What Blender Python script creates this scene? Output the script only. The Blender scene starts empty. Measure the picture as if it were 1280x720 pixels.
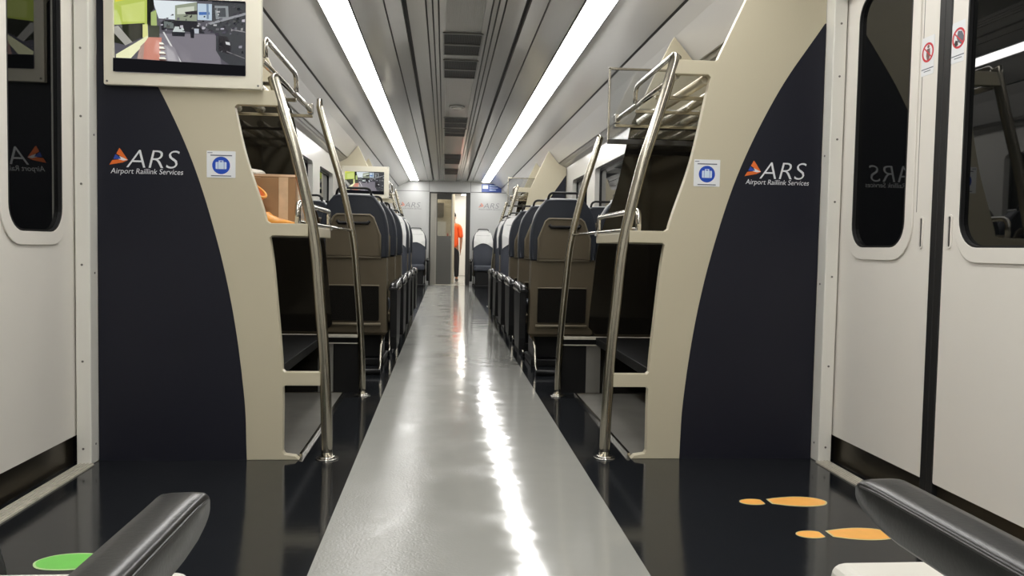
import bpy, bmesh, math, random
from mathutils import Vector, Matrix

random.seed(4)
S = bpy.context.scene
COL = S.collection
PI = math.pi

# ------------------------------------------------------------------ materials
def lin(c):
    c /= 255.0
    return c / 12.92 if c <= 0.04045 else ((c + 0.055) / 1.055) ** 2.4

def rgb(r, g, b):
    return (lin(r), lin(g), lin(b), 1.0)

def mat(name, col, rough=0.5, metal=0.0, spec=0.5, coat=0.0, bump=0.0, bscale=60.0, var=0.0, vscale=8.0, stretch=(1, 1, 1), rvar=0.0):
    m = bpy.data.materials.new(name)
    m.use_nodes = True
    nt = m.node_tree
    b = nt.nodes['Principled BSDF']
    b.inputs['Base Color'].default_value = col
    b.inputs['Roughness'].default_value = rough
    b.inputs['Metallic'].default_value = metal
    b.inputs['Specular IOR Level'].default_value = spec
    if coat:
        b.inputs['Coat Weight'].default_value = coat
        b.inputs['Coat Roughness'].default_value = 0.08
    if bump or var or rvar:
        tc = nt.nodes.new('ShaderNodeTexCoord')
        mp = nt.nodes.new('ShaderNodeMapping')
        mp.inputs['Scale'].default_value = stretch
        nt.links.new(tc.outputs['Object'], mp.inputs['Vector'])
    if bump:
        n = nt.nodes.new('ShaderNodeTexNoise')
        n.inputs['Scale'].default_value = bscale
        n.inputs['Detail'].default_value = 3
        nt.links.new(mp.outputs['Vector'], n.inputs['Vector'])
        bp = nt.nodes.new('ShaderNodeBump')
        bp.inputs['Strength'].default_value = bump
        bp.inputs['Distance'].default_value = 0.01
        nt.links.new(n.outputs['Fac'], bp.inputs['Height'])
        nt.links.new(bp.outputs['Normal'], b.inputs['Normal'])
    if var or rvar:
        n2 = nt.nodes.new('ShaderNodeTexNoise')
        n2.inputs['Scale'].default_value = vscale
        n2.inputs['Detail'].default_value = 4
        nt.links.new(mp.outputs['Vector'], n2.inputs['Vector'])
    if var:
        mr = nt.nodes.new('ShaderNodeMapRange')
        mr.inputs['From Min'].default_value = 0.3
        mr.inputs['From Max'].default_value = 0.7
        mr.inputs['To Min'].default_value = 1 - var
        mr.inputs['To Max'].default_value = 1 + var
        nt.links.new(n2.outputs['Fac'], mr.inputs['Value'])
        hs = nt.nodes.new('ShaderNodeHueSaturation')
        hs.inputs['Color'].default_value = col
        nt.links.new(mr.outputs['Result'], hs.inputs['Value'])
        nt.links.new(hs.outputs['Color'], b.inputs['Base Color'])
    if rvar:
        mr2 = nt.nodes.new('ShaderNodeMapRange')
        mr2.inputs['From Min'].default_value = 0.3
        mr2.inputs['From Max'].default_value = 0.7
        mr2.inputs['To Min'].default_value = max(0.02, rough - rvar)
        mr2.inputs['To Max'].default_value = rough + rvar
        nt.links.new(n2.outputs['Fac'], mr2.inputs['Value'])
        nt.links.new(mr2.outputs['Result'], b.inputs['Roughness'])
    return m

def emis(name, col, strength):
    m = bpy.data.materials.new(name)
    m.use_nodes = True
    nt = m.node_tree
    nt.nodes.remove(nt.nodes['Principled BSDF'])
    e = nt.nodes.new('ShaderNodeEmission')
    e.inputs['Color'].default_value = col
    e.inputs['Strength'].default_value = strength
    nt.links.new(e.outputs[0], nt.nodes['Material Output'].inputs['Surface'])
    return m

M = {}
M['white'] = mat('white_enamel', rgb(226, 222, 214), 0.38, var=0.015, vscale=3)
M['pillar'] = mat('white_pillar_paint', rgb(224, 222, 214), 0.4)
M['beige'] = mat('beige_laminate', rgb(192, 184, 160), 0.42, var=0.02, vscale=2)
M['navy'] = mat('navy_laminate', rgb(28, 29, 39), 0.45, spec=0.25, var=0.05, vscale=3)
M['ceil'] = mat('ceiling_panel', rgb(204, 202, 198), 0.14, spec=0.6, bump=0.05, bscale=2.2)
M['ceil_c'] = mat('ceiling_channel', rgb(182, 181, 177), 0.3)
M['groove'] = mat('dark_groove', rgb(42, 41, 39), 0.6)
M['vent'] = mat('vent_dark', rgb(24, 24, 24), 0.6)
M['slat'] = mat('vent_slat', rgb(112, 111, 107), 0.4)
M['grille'] = mat('vent_grille_dark', rgb(52, 51, 49), 0.5)
M['inner'] = mat('shaded_beige_side_sheet', rgb(150, 140, 116), 0.4)  # panel beige, colour darkened to paint in shade under cove and rack
M['wallw'] = mat('wall_panel', rgb(206, 204, 198), 0.25)
M['endw'] = mat('end_wall_panel', rgb(192, 193, 192), 0.3, var=0.02, vscale=2)
M['steel'] = mat('brushed_steel', rgb(172, 167, 154), 0.2, 1.0, bump=0.02, bscale=40, stretch=(6, 6, 0.4))
M['rackbar'] = mat('satin_rack_bar', rgb(196, 188, 166), 0.22, 0.6)
M['chrome'] = mat('polished_steel', rgb(205, 202, 196), 0.14, 1.0)
M['alu'] = mat('aluminium_sill', rgb(188, 183, 170), 0.5, 0.0, var=0.12, vscale=40)
M['kick'] = mat('kick_steel', rgb(92, 86, 75), 0.3, 0.9, var=0.1, vscale=4)
M['jamb'] = mat('jamb_steel', rgb(150, 147, 140), 0.3, 0.9)
M['darkframe'] = mat('dark_steel_frame', rgb(58, 57, 55), 0.4, 0.3)
M['leaf'] = mat('door_leaf_grey', rgb(88, 87, 83), 0.35, 0.3)
M['rubber'] = mat('black_rubber', rgb(22, 22, 23), 0.5)
M['glass'] = mat('night_window_glass', rgb(8, 9, 9), 0.02, spec=0.55)
M['smoke'] = mat('smoked_panel', rgb(22, 20, 17), 0.05, spec=0.7)
M['shelfdark'] = mat('dark_shelf_sheet', rgb(13, 13, 13), 0.5, spec=0.12)
M['plat'] = mat('grey_platform_sheet', rgb(128, 126, 120), 0.25, 0.0, var=0.1, vscale=4)
M['uph'] = mat('grey_blue_leatherette', rgb(42, 46, 54), 0.38, bump=0.08, bscale=120)
M['uph_f'] = mat('slate_seat_fabric', rgb(52, 56, 66), 0.7, bump=0.15, bscale=300)
M['shell'] = mat('taupe_shell_plastic', rgb(88, 79, 63), 0.42, var=0.03, vscale=6)
M['shell_l'] = mat('pale_taupe_trim', rgb(118, 109, 91), 0.4)
M['net'] = mat('dark_mesh', rgb(24, 22, 19), 0.7, spec=0.1, bump=0.8, bscale=260)
M['black'] = mat('black_plastic', rgb(15, 15, 16), 0.45, spec=0.3)
M['blackleather'] = mat('black_leatherette', rgb(34, 34, 34), 0.3, bump=0.03, bscale=200)
M['armpad'] = mat('dark_armrest_pad', rgb(20, 20, 21), 0.25)
M['armside'] = mat('armrest_side_plastic', rgb(26, 27, 26), 0.5)
M['cover'] = mat('white_headrest_cloth', rgb(214, 214, 212), 0.8, bump=0.1, bscale=200)
M['cushion_w'] = mat('pale_cushion', rgb(200, 197, 188), 0.6)
M['tvframe'] = mat('tv_bezel_cream', rgb(222, 217, 200), 0.4)
M['screw'] = mat('screw_head', rgb(120, 118, 112), 0.35, 0.9)
M['stk_w'] = mat('sticker_white', rgb(226, 228, 230), 0.4)
M['stk_b'] = mat('sticker_blue', rgb(18, 70, 178), 0.4)
M['stk_lb'] = mat('sticker_pale_blue', rgb(205, 220, 238), 0.4)
M['stk_r'] = mat('sticker_red', rgb(196, 40, 52), 0.4)
M['stk_g'] = mat('sticker_grey_print', rgb(95, 100, 112), 0.5)
M['stk_k'] = mat('sticker_black_print', rgb(40, 36, 36), 0.5)
M['stk_br'] = mat('sticker_brown_print', rgb(120, 88, 84), 0.5)
M['orange'] = mat('logo_orange', rgb(226, 110, 40), 0.45)
M['lblue'] = mat('logo_blue', rgb(40, 72, 168), 0.45)
M['lwhite'] = mat('logo_white', rgb(224, 226, 230), 0.45)
M['ldark'] = mat('logo_grey', rgb(128, 128, 132), 0.45)
M['lred'] = mat('logo_faded_red', rgb(214, 150, 136), 0.45)
M['foot_o'] = mat('footprint_orange', rgb(252, 184, 92), 0.4, var=0.06, vscale=14)
M['foot_g'] = mat('footprint_green', rgb(120, 206, 92), 0.4, var=0.05, vscale=14)
M['foot_edge'] = mat('footprint_pale_edge', rgb(214, 200, 150), 0.4)
M['foot_edge_g'] = mat('footprint_pale_green_edge', rgb(190, 222, 160), 0.4)
M['card'] = mat('brown_cardboard', rgb(158, 124, 88), 0.75, var=0.08, vscale=12)
M['tape'] = mat('shiny_packing_tape', rgb(214, 184, 150), 0.15, var=0.1, vscale=20)
M['paper'] = mat('crumpled_white_paper', rgb(214, 208, 196), 0.8)
M['bag_o'] = mat('orange_plastic_bag', rgb(226, 108, 36), 0.35, var=0.08, vscale=10)
M['bag_y'] = mat('amber_plastic_wrap', rgb(236, 164, 74), 0.35, var=0.08, vscale=10)
M['signb'] = mat('blue_sign', rgb(40, 62, 128), 0.3)
M['shirt'] = mat('orange_shirt', rgb(236, 92, 36), 0.8)
M['trouser'] = mat('dark_trousers', rgb(30, 30, 36), 0.8)
M['skin'] = mat('skin', rgb(150, 104, 78), 0.55)
M['hair'] = mat('black_hair', rgb(22, 19, 17), 0.6)
M['cabw'] = mat('cabinet_cream', rgb(204, 196, 176), 0.4)
M['cabg'] = mat('cabinet_grey', rgb(96, 92, 84), 0.4)

# clear glass (thin sheet) for the end panel of the rack and the far door
def clear(name, tint, gloss=0.1):
    m = bpy.data.materials.new(name)
    m.use_nodes = True
    nt = m.node_tree
    nt.nodes.remove(nt.nodes['Principled BSDF'])
    t = nt.nodes.new('ShaderNodeBsdfTransparent')
    t.inputs['Color'].default_value = tint
    g = nt.nodes.new('ShaderNodeBsdfGlossy')
    g.inputs['Roughness'].default_value = 0.04
    mx = nt.nodes.new('ShaderNodeMixShader')
    mx.inputs[0].default_value = gloss
    nt.links.new(t.outputs[0], mx.inputs[1])
    nt.links.new(g.outputs[0], mx.inputs[2])
    nt.links.new(mx.outputs[0], nt.nodes['Material Output'].inputs['Surface'])
    return m
M['clear'] = clear('clear_acrylic', (0.82, 0.83, 0.84, 1), 0.12)
M['doorglass'] = clear('door_glass', (0.7, 0.68, 0.62, 1), 0.1)

# polished vinyl runner: worn matt along its left half, glossy along its right half
def runner_mat():
    m = mat('polished_grey_vinyl', rgb(146, 146, 141), 0.2, spec=0.5)
    nt = m.node_tree
    b = nt.nodes['Principled BSDF']
    tc = nt.nodes.new('ShaderNodeTexCoord')
    sx = nt.nodes.new('ShaderNodeSeparateXYZ')
    nt.links.new(tc.outputs['Object'], sx.inputs[0])
    # worn patches, stronger towards the left
    mr = nt.nodes.new('ShaderNodeMapRange')
    mr.inputs['From Min'].default_value = -0.20
    mr.inputs['From Max'].default_value = 0.10
    mr.inputs['To Min'].default_value = 0.34
    mr.inputs['To Max'].default_value = -0.22
    nt.links.new(sx.outputs['X'], mr.inputs['Value'])
    n2 = nt.nodes.new('ShaderNodeTexNoise')
    n2.inputs['Scale'].default_value = 3.2
    n2.inputs['Detail'].default_value = 3.0
    nt.links.new(tc.outputs['Object'], n2.inputs['Vector'])
    ad = nt.nodes.new('ShaderNodeMath')
    ad.operation = 'ADD'
    nt.links.new(n2.outputs['Fac'], ad.inputs[0])
    nt.links.new(mr.outputs[0], ad.inputs[1])
    m2 = nt.nodes.new('ShaderNodeMapRange')
    m2.inputs['From Min'].default_value = 0.40
    m2.inputs['From Max'].default_value = 0.66
    m2.inputs['To Min'].default_value = 0.10
    m2.inputs['To Max'].default_value = 0.20
    nt.links.new(ad.outputs[0], m2.inputs['Value'])
    nt.links.new(m2.outputs[0], b.inputs['Roughness'])
    m3 = nt.nodes.new('ShaderNodeMapRange')
    m3.inputs['From Min'].default_value = 0.52
    m3.inputs['From Max'].default_value = 0.78
    m3.inputs['To Min'].default_value = 0.55
    m3.inputs['To Max'].default_value = 0.09
    nt.links.new(ad.outputs[0], m3.inputs['Value'])
    nt.links.new(m3.outputs[0], b.inputs['Specular IOR Level'])
    n = nt.nodes.new('ShaderNodeTexNoise')
    n.inputs['Scale'].default_value = 5.5
    n.inputs['Detail'].default_value = 1.6
    nt.links.new(tc.outputs['Object'], n.inputs['Vector'])
    # fine scuffing on the worn left half
    nf = nt.nodes.new('ShaderNodeTexNoise')
    nf.inputs['Scale'].default_value = 130.0
    nt.links.new(tc.outputs['Object'], nf.inputs['Vector'])
    ms = nt.nodes.new('ShaderNodeMapRange')
    ms.inputs['From Min'].default_value = 0.40
    ms.inputs['From Max'].default_value = 0.85
    ms.inputs['To Min'].default_value = 0.0
    ms.inputs['To Max'].default_value = 0.24
    nt.links.new(ad.outputs[0], ms.inputs['Value'])
    bf = nt.nodes.new('ShaderNodeBump')
    bf.inputs['Distance'].default_value = 0.004
    nt.links.new(ms.outputs[0], bf.inputs['Strength'])
    nt.links.new(nf.outputs['Fac'], bf.inputs['Height'])
    bp = nt.nodes.new('ShaderNodeBump')
    nt.links.new(bf.outputs['Normal'], bp.inputs['Normal'])
    bp.inputs['Strength'].default_value = 0.17
    bp.inputs['Distance'].default_value = 0.012
    nt.links.new(n.outputs['Fac'], bp.inputs['Height'])
    nt.links.new(bp.outputs['Normal'], b.inputs['Normal'])
    return m
M['runner'] = runner_mat()
M['floor'] = mat('dark_floor_vinyl', rgb(28, 30, 33), 0.11, spec=0.5, bump=0.04, bscale=10, var=0.08, vscale=5)

# ------------------------------------------------------------------ mesh helpers
class MB:
    """collects shapes for ONE mesh; several materials are allowed (by index)"""
    def __init__(self):
        self.bm = bmesh.new()
        self.mats = []
        self.cur = 0
    def use(self, m):
        if m not in self.mats:
            self.mats.append(m)
        self.cur = self.mats.index(m)
        return self
    def _set(self, faces):
        for f in faces:
            f.material_index = self.cur
    def box(self, x0, x1, y0, y1, z0, z1, bev=0.0, seg=2):
        b2 = bmesh.new()
        bmesh.ops.create_cube(b2, size=1.0)
        for v in b2.verts:
            v.co = Vector(((x0 + x1) / 2 + v.co.x * (x1 - x0), (y0 + y1) / 2 + v.co.y * (y1 - y0), (z0 + z1) / 2 + v.co.z * (z1 - z0)))
        if bev:
            bmesh.ops.bevel(b2, geom=list(b2.edges), offset=bev, segments=seg, affect='EDGES', profile=0.5)
        self._merge(b2)
        return self
    def _merge(self, b2, smooth=False):
        for f in b2.faces:
            f.material_index = self.cur
            if smooth:
                f.smooth = True
        me = bpy.data.meshes.new('tmp')
        b2.to_mesh(me)
        b2.free()
        self.bm.from_mesh(me)
        bpy.data.meshes.remove(me)
    def plate(self, outer, holes=(), d=(0, 0.01, 0), mp=None, bev=0.0):
        """flat polygon (list of 2-D points, mapped by mp to 3-D) with holes, extruded by d"""
        b2 = bmesh.new()
        edges = []
        for loop in [outer] + list(holes):
            vs = [b2.verts.new(mp(*p)) for p in loop]
            for i in range(len(vs)):
                edges.append(b2.edges.new((vs[i], vs[(i + 1) % len(vs)])))
        bmesh.ops.triangle_fill(b2, use_beauty=True, use_dissolve=False, edges=edges)
        bmesh.ops.dissolve_limit(b2, angle_limit=0.01, verts=b2.verts[:], edges=b2.edges[:], delimit={'NORMAL'}) if not holes else None
        if d is not None:
            r = bmesh.ops.extrude_face_region(b2, geom=b2.faces[:])
            for v in [g for g in r['geom'] if isinstance(g, bmesh.types.BMVert)]:
                v.co += Vector(d)
        bmesh.ops.recalc_face_normals(b2, faces=b2.faces[:])
        if bev:
            eds = [e for e in b2.edges if len(e.link_faces) == 2 and e.calc_face_angle(0) > 0.8]
            bmesh.ops.bevel(b2, geom=eds, offset=bev, segments=2, affect='EDGES', profile=0.5)
        self._merge(b2)
        return self
    def tube(self, pts, r, n=12, closed=False, cap=True):
        """round bar along a polyline; r is a number or one radius per point"""
        pts = [Vector(p) for p in pts]
        N = len(pts)
        rs = r if isinstance(r, (list, tuple)) else [r] * N
        b2 = bmesh.new()
        rings = []
        prev = None
        for i, p in enumerate(pts):
            if closed:
                t = (pts[(i + 1) % N] - pts[i - 1]).normalized()
            elif i == 0:
                t = (pts[1] - p).normalized()
            elif i == N - 1:
                t = (p - pts[-2]).normalized()
            else:
                t = ((pts[i + 1] - p).normalized() + (p - pts[i - 1]).normalized()).normalized()
            if prev is None:
                a = Vector((0, 0, 1)) if abs(t.z) < 0.9 else Vector((1, 0, 0))
                u = t.cross(a).normalized()
            else:
                u = (prev - t * prev.dot(t)).normalized()
            prev = u
            w = t.cross(u)
            rings.append([b2.verts.new(p + (u * math.cos(2 * PI * k / n) + w * math.sin(2 * PI * k / n)) * rs[i]) for k in range(n)])
        for i in range(N if closed else N - 1):
            a, b = rings[i], rings[(i + 1) % N]
            for k in range(n):
                f = b2.faces.new((a[k], a[(k + 1) % n], b[(k + 1) % n], b[k]))
                f.smooth = True
        if cap and not closed:
            b2.faces.new(list(reversed(rings[0])))
            b2.faces.new(rings[-1])
        bmesh.ops.recalc_face_normals(b2, faces=b2.faces[:])
        for f in b2.faces:
            f.material_index = self.cur
        me = bpy.data.meshes.new('tmp')
        b2.to_mesh(me)
        b2.free()
        self.bm.from_mesh(me)
        bpy.data.meshes.remove(me)
        return self
    def disc(self, c, axis, r, h, n=20, r2=None):
        c = Vector(c)
        a = Vector(axis).normalized()
        return self.tube([c, c + a * h], [r, r if r2 is None else r2], n)
    def sweep(self, prof, y0, y1, ys=None):
        """open profile [(x, z)] swept along Y"""
        ys = ys or [y0, y1]
        b2 = bmesh.new()
        cols = [[b2.verts.new((x, y, z)) for (x, z) in prof] for y in ys]
        for i in range(len(ys) - 1):
            for k in range(len(prof) - 1):
                b2.faces.new((cols[i][k], cols[i][k + 1], cols[i + 1][k + 1], cols[i + 1][k]))
        self._merge(b2)
        return self
    def loft(self, rings, caps=True, smooth=True):
        b2 = bmesh.new()
        R = [[b2.verts.new(p) for p in ring] for ring in rings]
        n = len(R[0])
        for i in range(len(R) - 1):
            for k in range(n):
                b2.faces.new((R[i][k], R[i][(k + 1) % n], R[i + 1][(k + 1) % n], R[i + 1][k]))
        if caps:
            b2.faces.new(list(reversed(R[0])))
            b2.faces.new(R[-1])
        bmesh.ops.recalc_face_normals(b2, faces=b2.faces[:])
        if smooth:
            for f in b2.faces:
                f.smooth = len(f.verts) <= 4
        for f in b2.faces:
            f.material_index = self.cur
        me = bpy.data.meshes.new('tmp')
        b2.to_mesh(me)
        b2.free()
        self.bm.from_mesh(me)
        bpy.data.meshes.remove(me)
        return self
    def build(self, name, m=None, parent=None, local=False):
        if m is not None and not self.mats:
            self.mats = [m]
        off = Vector((0, 0, 0))
        if parent is not None and not local:
            q = parent
            while q is not None:
                off += q.location
                q = q.parent
        if off.length:
            bmesh.ops.translate(self.bm, verts=self.bm.verts[:], vec=-off)
        me = bpy.data.meshes.new(name)
        self.bm.to_mesh(me)
        self.bm.free()
        for x in self.mats:
            me.materials.append(x)
        o = bpy.data.objects.new(name, me)
        COL.objects.link(o)
        if parent is not None:
            o.parent = parent
        return o

def tag(o, label, cat, group=None):
    o['label'] = label
    o['category'] = cat
    if group:
        o['group'] = group
    return o

def thing(name, label, cat, loc=(0, 0, 0), group=None, rot=0.0):
    o = bpy.data.objects.new(name, None)
    COL.objects.link(o)
    o.location = loc
    o.rotation_euler = (0, 0, rot)
    o.empty_display_size = 0.1
    return tag(o, label, cat, group)

def struct(o):
    o['kind'] = 'structure'
    return o

def copy_tree(o, parent=None):
    c = o.copy()
    COL.objects.link(c)
    c.parent = parent
    for ch in list(o.children):
        copy_tree(ch, c)
    return c

def rrect(u0, u1, v0, v1, r, n=6):
    pts = []
    for (cu, cv, a0) in ((u1 - r, v0 + r, -PI / 2), (u1 - r, v1 - r, 0), (u0 + r, v1 - r, PI / 2), (u0 + r, v0 + r, PI)):
        for k in range(n + 1):
            a = a0 + k * PI / 2 / n
            pts.append((cu + r * math.cos(a), cv + r * math.sin(a)))
    return pts

def circ(cu, cv, r, n=28, r2=None):
    r2 = r2 or r
    return [(cu + r * math.cos(2 * PI * k / n), cv + r2 * math.sin(2 * PI * k / n)) for k in range(n)]

def arc(p0, p1, p2, n=6):
    """quadratic corner from p0 through control p1 to p2"""
    p0, p1, p2 = Vector(p0), Vector(p1), Vector(p2)
    return [tuple(p0 * (1 - t) ** 2 + p1 * 2 * t * (1 - t) + p2 * t * t) for t in [k / n for k in range(n + 1)]]

def spline(pts, n=6):
    """Catmull-Rom through points (tuples of any size)"""
    out = []
    P = [Vector(p) for p in pts]
    for i in range(len(P) - 1):
        a = P[i - 1] if i else P[0] * 2 - P[1]
        b, c = P[i], P[i + 1]
        d = P[i + 2] if i + 2 < len(P) else P[-1] * 2 - P[-2]
        for k in range(n):
            t = k / n
            out.append(tuple(0.5 * ((2 * b) + (c - a) * t + (2 * a - 5 * b + 4 * c - d) * t * t + (3 * b - a - 3 * c + d) * t ** 3)))
    out.append(tuple(P[-1]))
    return out

def text_into(mb, body, m, x0, x1, z0, z1, y, shear=0.0, thin=0.0, sx=1, dy=-0.0015):
    """text as a flat mesh in an XZ plane facing -Y, fitted to the box x0..x1, z0..z1"""
    cu = bpy.data.curves.new('t', 'FONT')
    cu.body = body
    cu.shear = shear
    cu.offset = thin
    cu.resolution_u = 4
    o = bpy.data.objects.new('t', cu)
    COL.objects.link(o)
    bpy.context.view_layer.update()
    dg = bpy.context.evaluated_depsgraph_get()
    me = bpy.data.meshes.new_from_object(o.evaluated_get(dg))
    xs = [v.co.x for v in me.vertices]
    ys = [v.co.y for v in me.vertices]
    a, b, c, d = min(xs), max(xs), min(ys), max(ys)
    for v in me.vertices:
        v.co = Vector((x0 + (v.co.x - a) / (b - a) * (x1 - x0), y, z0 + (v.co.y - c) / (d - c) * (z1 - z0)))
    b2 = bmesh.new()
    b2.from_mesh(me)
    mb.use(m)
    bmesh.ops.recalc_face_normals(b2, faces=b2.faces[:])
    mb._merge(b2)
    bpy.data.objects.remove(o)
    bpy.data.curves.remove(cu)
    bpy.data.meshes.remove(me)

XZ = lambda y: (lambda u, v: (u, y, v))
YZ = lambda x: (lambda u, v: (x, u, v))
XY = lambda z: (lambda u, v: (u, v, z))

# ------------------------------------------------------------------ measurements (metres)
YB, YE = -2.4, 17.3          # rear and far end of the saloon
WX = 1.38                    # wall face beside the seats
DX = 1.43                    # door face
ZC = 2.20
COVE = [(0.845, 2.195), (1.085, 2.07), (1.16, 2.008), (1.276, 1.868)]

# ------------------------------------------------------------------ floor
b = MB().box(-1.55, -0.4285, YB, YE, -0.06, 0).box(0.4285, 1.55, YB, YE, -0.06, 0).box(-0.4285, 0.4285, YB, YE, -0.06, -0.012)
struct(b.build('floor', M['floor']))
b = MB().box(-0.4283, 0.4283, YB, YE, -0.011, 0.0015)
struct(b.build('floor_runner', M['runner']))
for i, s in enumerate((-1, 1)):
    b = MB()
    b.box(min(s * 1.362, s * 1.418), max(s * 1.362, s * 1.418), 0.6, 3.035, 0.0, 0.006)
    for k in range(4):
        xa = s * (1.37 + 0.013 * k)
        b.box(xa - 0.002, xa + 0.002, 0.6, 3.035, 0.006, 0.009)
    struct(b.build('trim_sill_' + ('left', 'right')[i], M['alu']))

# ------------------------------------------------------------------ ceiling
b = MB()
# flat middle with pressed grooves, lamps sit in the slots 0.66..0.83
prof_half = [(0.115, 2.20), (0.150, 2.20), (0.152, 2.207), (0.158, 2.207), (0.160, 2.20), (0.184, 2.20), (0.186, 2.207), (0.192, 2.207), (0.194, 2.20),
             (0.222, 2.20), (0.223, 2.214), (0.231, 2.214), (0.232, 2.20), (0.335, 2.194), (0.337, 2.225), (0.363, 2.225), (0.365, 2.194), (0.458, 2.194), (0.459, 2.212), (0.467, 2.212), (0.468, 2.194), (0.655, 2.194), (0.657, 2.23),
             (0.833, 2.23), (0.835, 2.195)] + COVE[:1] + [(1.079, 2.074), (1.083, 2.084), (1.095, 2.080), (1.094, 2.066)] + COVE[2:] + [(1.285, 1.866), (1.30, 1.880), (1.312, 1.85), (1.322, 1.862), (1.335, 1.838), (1.385, 1.812)]
b.use(M['ceil'])
for s in (-1, 1):
    b.sweep([(s * x, z) for x, z in prof_half], YB, YE)
b.use(M['ceil_c'])
pc = []
xx = -0.115
while xx < 0.1149:
    pc += [(xx, 2.20), (xx + 0.006, 2.20), (xx + 0.0065, 2.206), (xx + 0.0110, 2.206), (xx + 0.0115, 2.20)]
    xx += 0.0115
pc.append((0.115, 2.20))
b.sweep(pc, YB, YE)
b.use(M['groove'])
for s in (-1, 1):
    for (xa, xb, z) in ((0.152, 0.158, 2.2055), (0.186, 0.192, 2.2055), (0.2232, 0.2308, 2.212), (0.3370, 0.3630, 2.2225), (0.4592, 0.4668, 2.2105)):
        b.box(min(s * xa, s * xb), max(s * xa, s * xb), YB, YE, z, z + 0.001)
    b.sweep([(s * 1.0795, 2.0735), (s * 1.0825, 2.0725), (s * 1.0935, 2.0668)], YB, YE)
    b.sweep([(s * 1.2775, 1.8665), (s * 1.298, 1.8725)], YB, YE)
    b.sweep([(s * 1.314, 1.849), (s * 1.321, 1.8535)], YB, YE)
struct(b.build('ceiling'))
b = MB().box(-1.55, 1.55, YB, YE, 2.24, 2.28)
struct(b.build('ceiling_roof', M['groove']))

lampm = emis('tube_diffuser', (1.0, 0.985, 0.955, 1), 17.0)
for s, side in ((-1, 'left'), (1, 'right')):
    t = thing('ceiling_light', 'long bright strip light running along the %s side of the ceiling' % side, 'light', (s * 0.745, 7.4, 2.19), 'ceiling strip lights')
    MB().box(s * 0.745 - 0.082, s * 0.745 + 0.082, YB + 0.1, 17.16, 2.186, 2.20).build('diffuser', lampm, t)
    f = MB()
    f.box(s * 0.745 - 0.088, s * 0.745 - 0.083, YB + 0.08, 17.18, 2.184, 2.22).box(s * 0.745 + 0.083, s * 0.745 + 0.088, YB + 0.08, 17.18, 2.184, 2.22)
    f.box(s * 0.745 - 0.088, s * 0.745 + 0.088, 17.165, 17.18, 2.184, 2.22)
    f.build('light_rail', M['slat'], t)

def vent(y0, y1, rows, label):
    t = thing('air_vent', label, 'vent', (0, (y0 + y1) / 2, 2.196), 'ceiling air vents')
    f = MB()
    f.plate(rrect(-0.132, 0.132, y0 - 0.02, y1 + 0.02, 0.004, 1), [rrect(-0.122, 0.122, y0, y1, 0.003, 1)], (0, 0, 0.006), XY(2.192))
    f.build('vent_frame', M['slat'], t)
    MB().box(-0.122, 0.122, y0, y1, 2.1975, 2.1995).build('vent_backing', M['vent'], t)
    g = MB()
    k = -0.115
    while k < 0.12:
        g.use(M['grille']).box(k - 0.0018, k + 0.0018, y0, y1, 2.1945, 2.1972)
        k += 0.0115
    for r in range(1, rows):
        yy = y0 + (y1 - y0) * r / rows
        g.use(M['slat']).box(-0.122, 0.122, yy - 0.016, yy + 0.016, 2.191, 2.1972)
    g.build('vent_grille', None, t)
vent(5.34, 5.90, 2, 'dark slatted ceiling air vent nearest the front, first of a close pair')
vent(6.10, 6.70, 2, 'dark slatted ceiling air vent, second of the close pair, before the small dome')
vent(8.80, 9.45, 2, 'dark ceiling air vent just beyond the small ceiling dome')
vent(9.60, 10.20, 2, 'dark ceiling air vent, second one beyond the small ceiling dome')
vent(12.3, 13.6, 2, 'dark ceiling air vent high above the far doorway area')
vent(14.5, 15.6, 2, 'dark ceiling air vent farthest along, nearest the end wall')
t = thing('smoke_detector', 'small round white detector on the ceiling centre between vents', 'detector', (0, 8.09, 2.198))
MB().disc((0, 8.09, 2.198), (0, 0, -1), 0.075, 0.012, 24).build('detector_base', M['ceil'], t)
MB().tube([(0, 8.09, 2.186), (0, 8.09, 2.176), (0, 8.09, 2.168), (0, 8.09, 2.164)], [0.05, 0.046, 0.032, 0.012], 20).build('detector_dome', M['wallw'], t)

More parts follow.
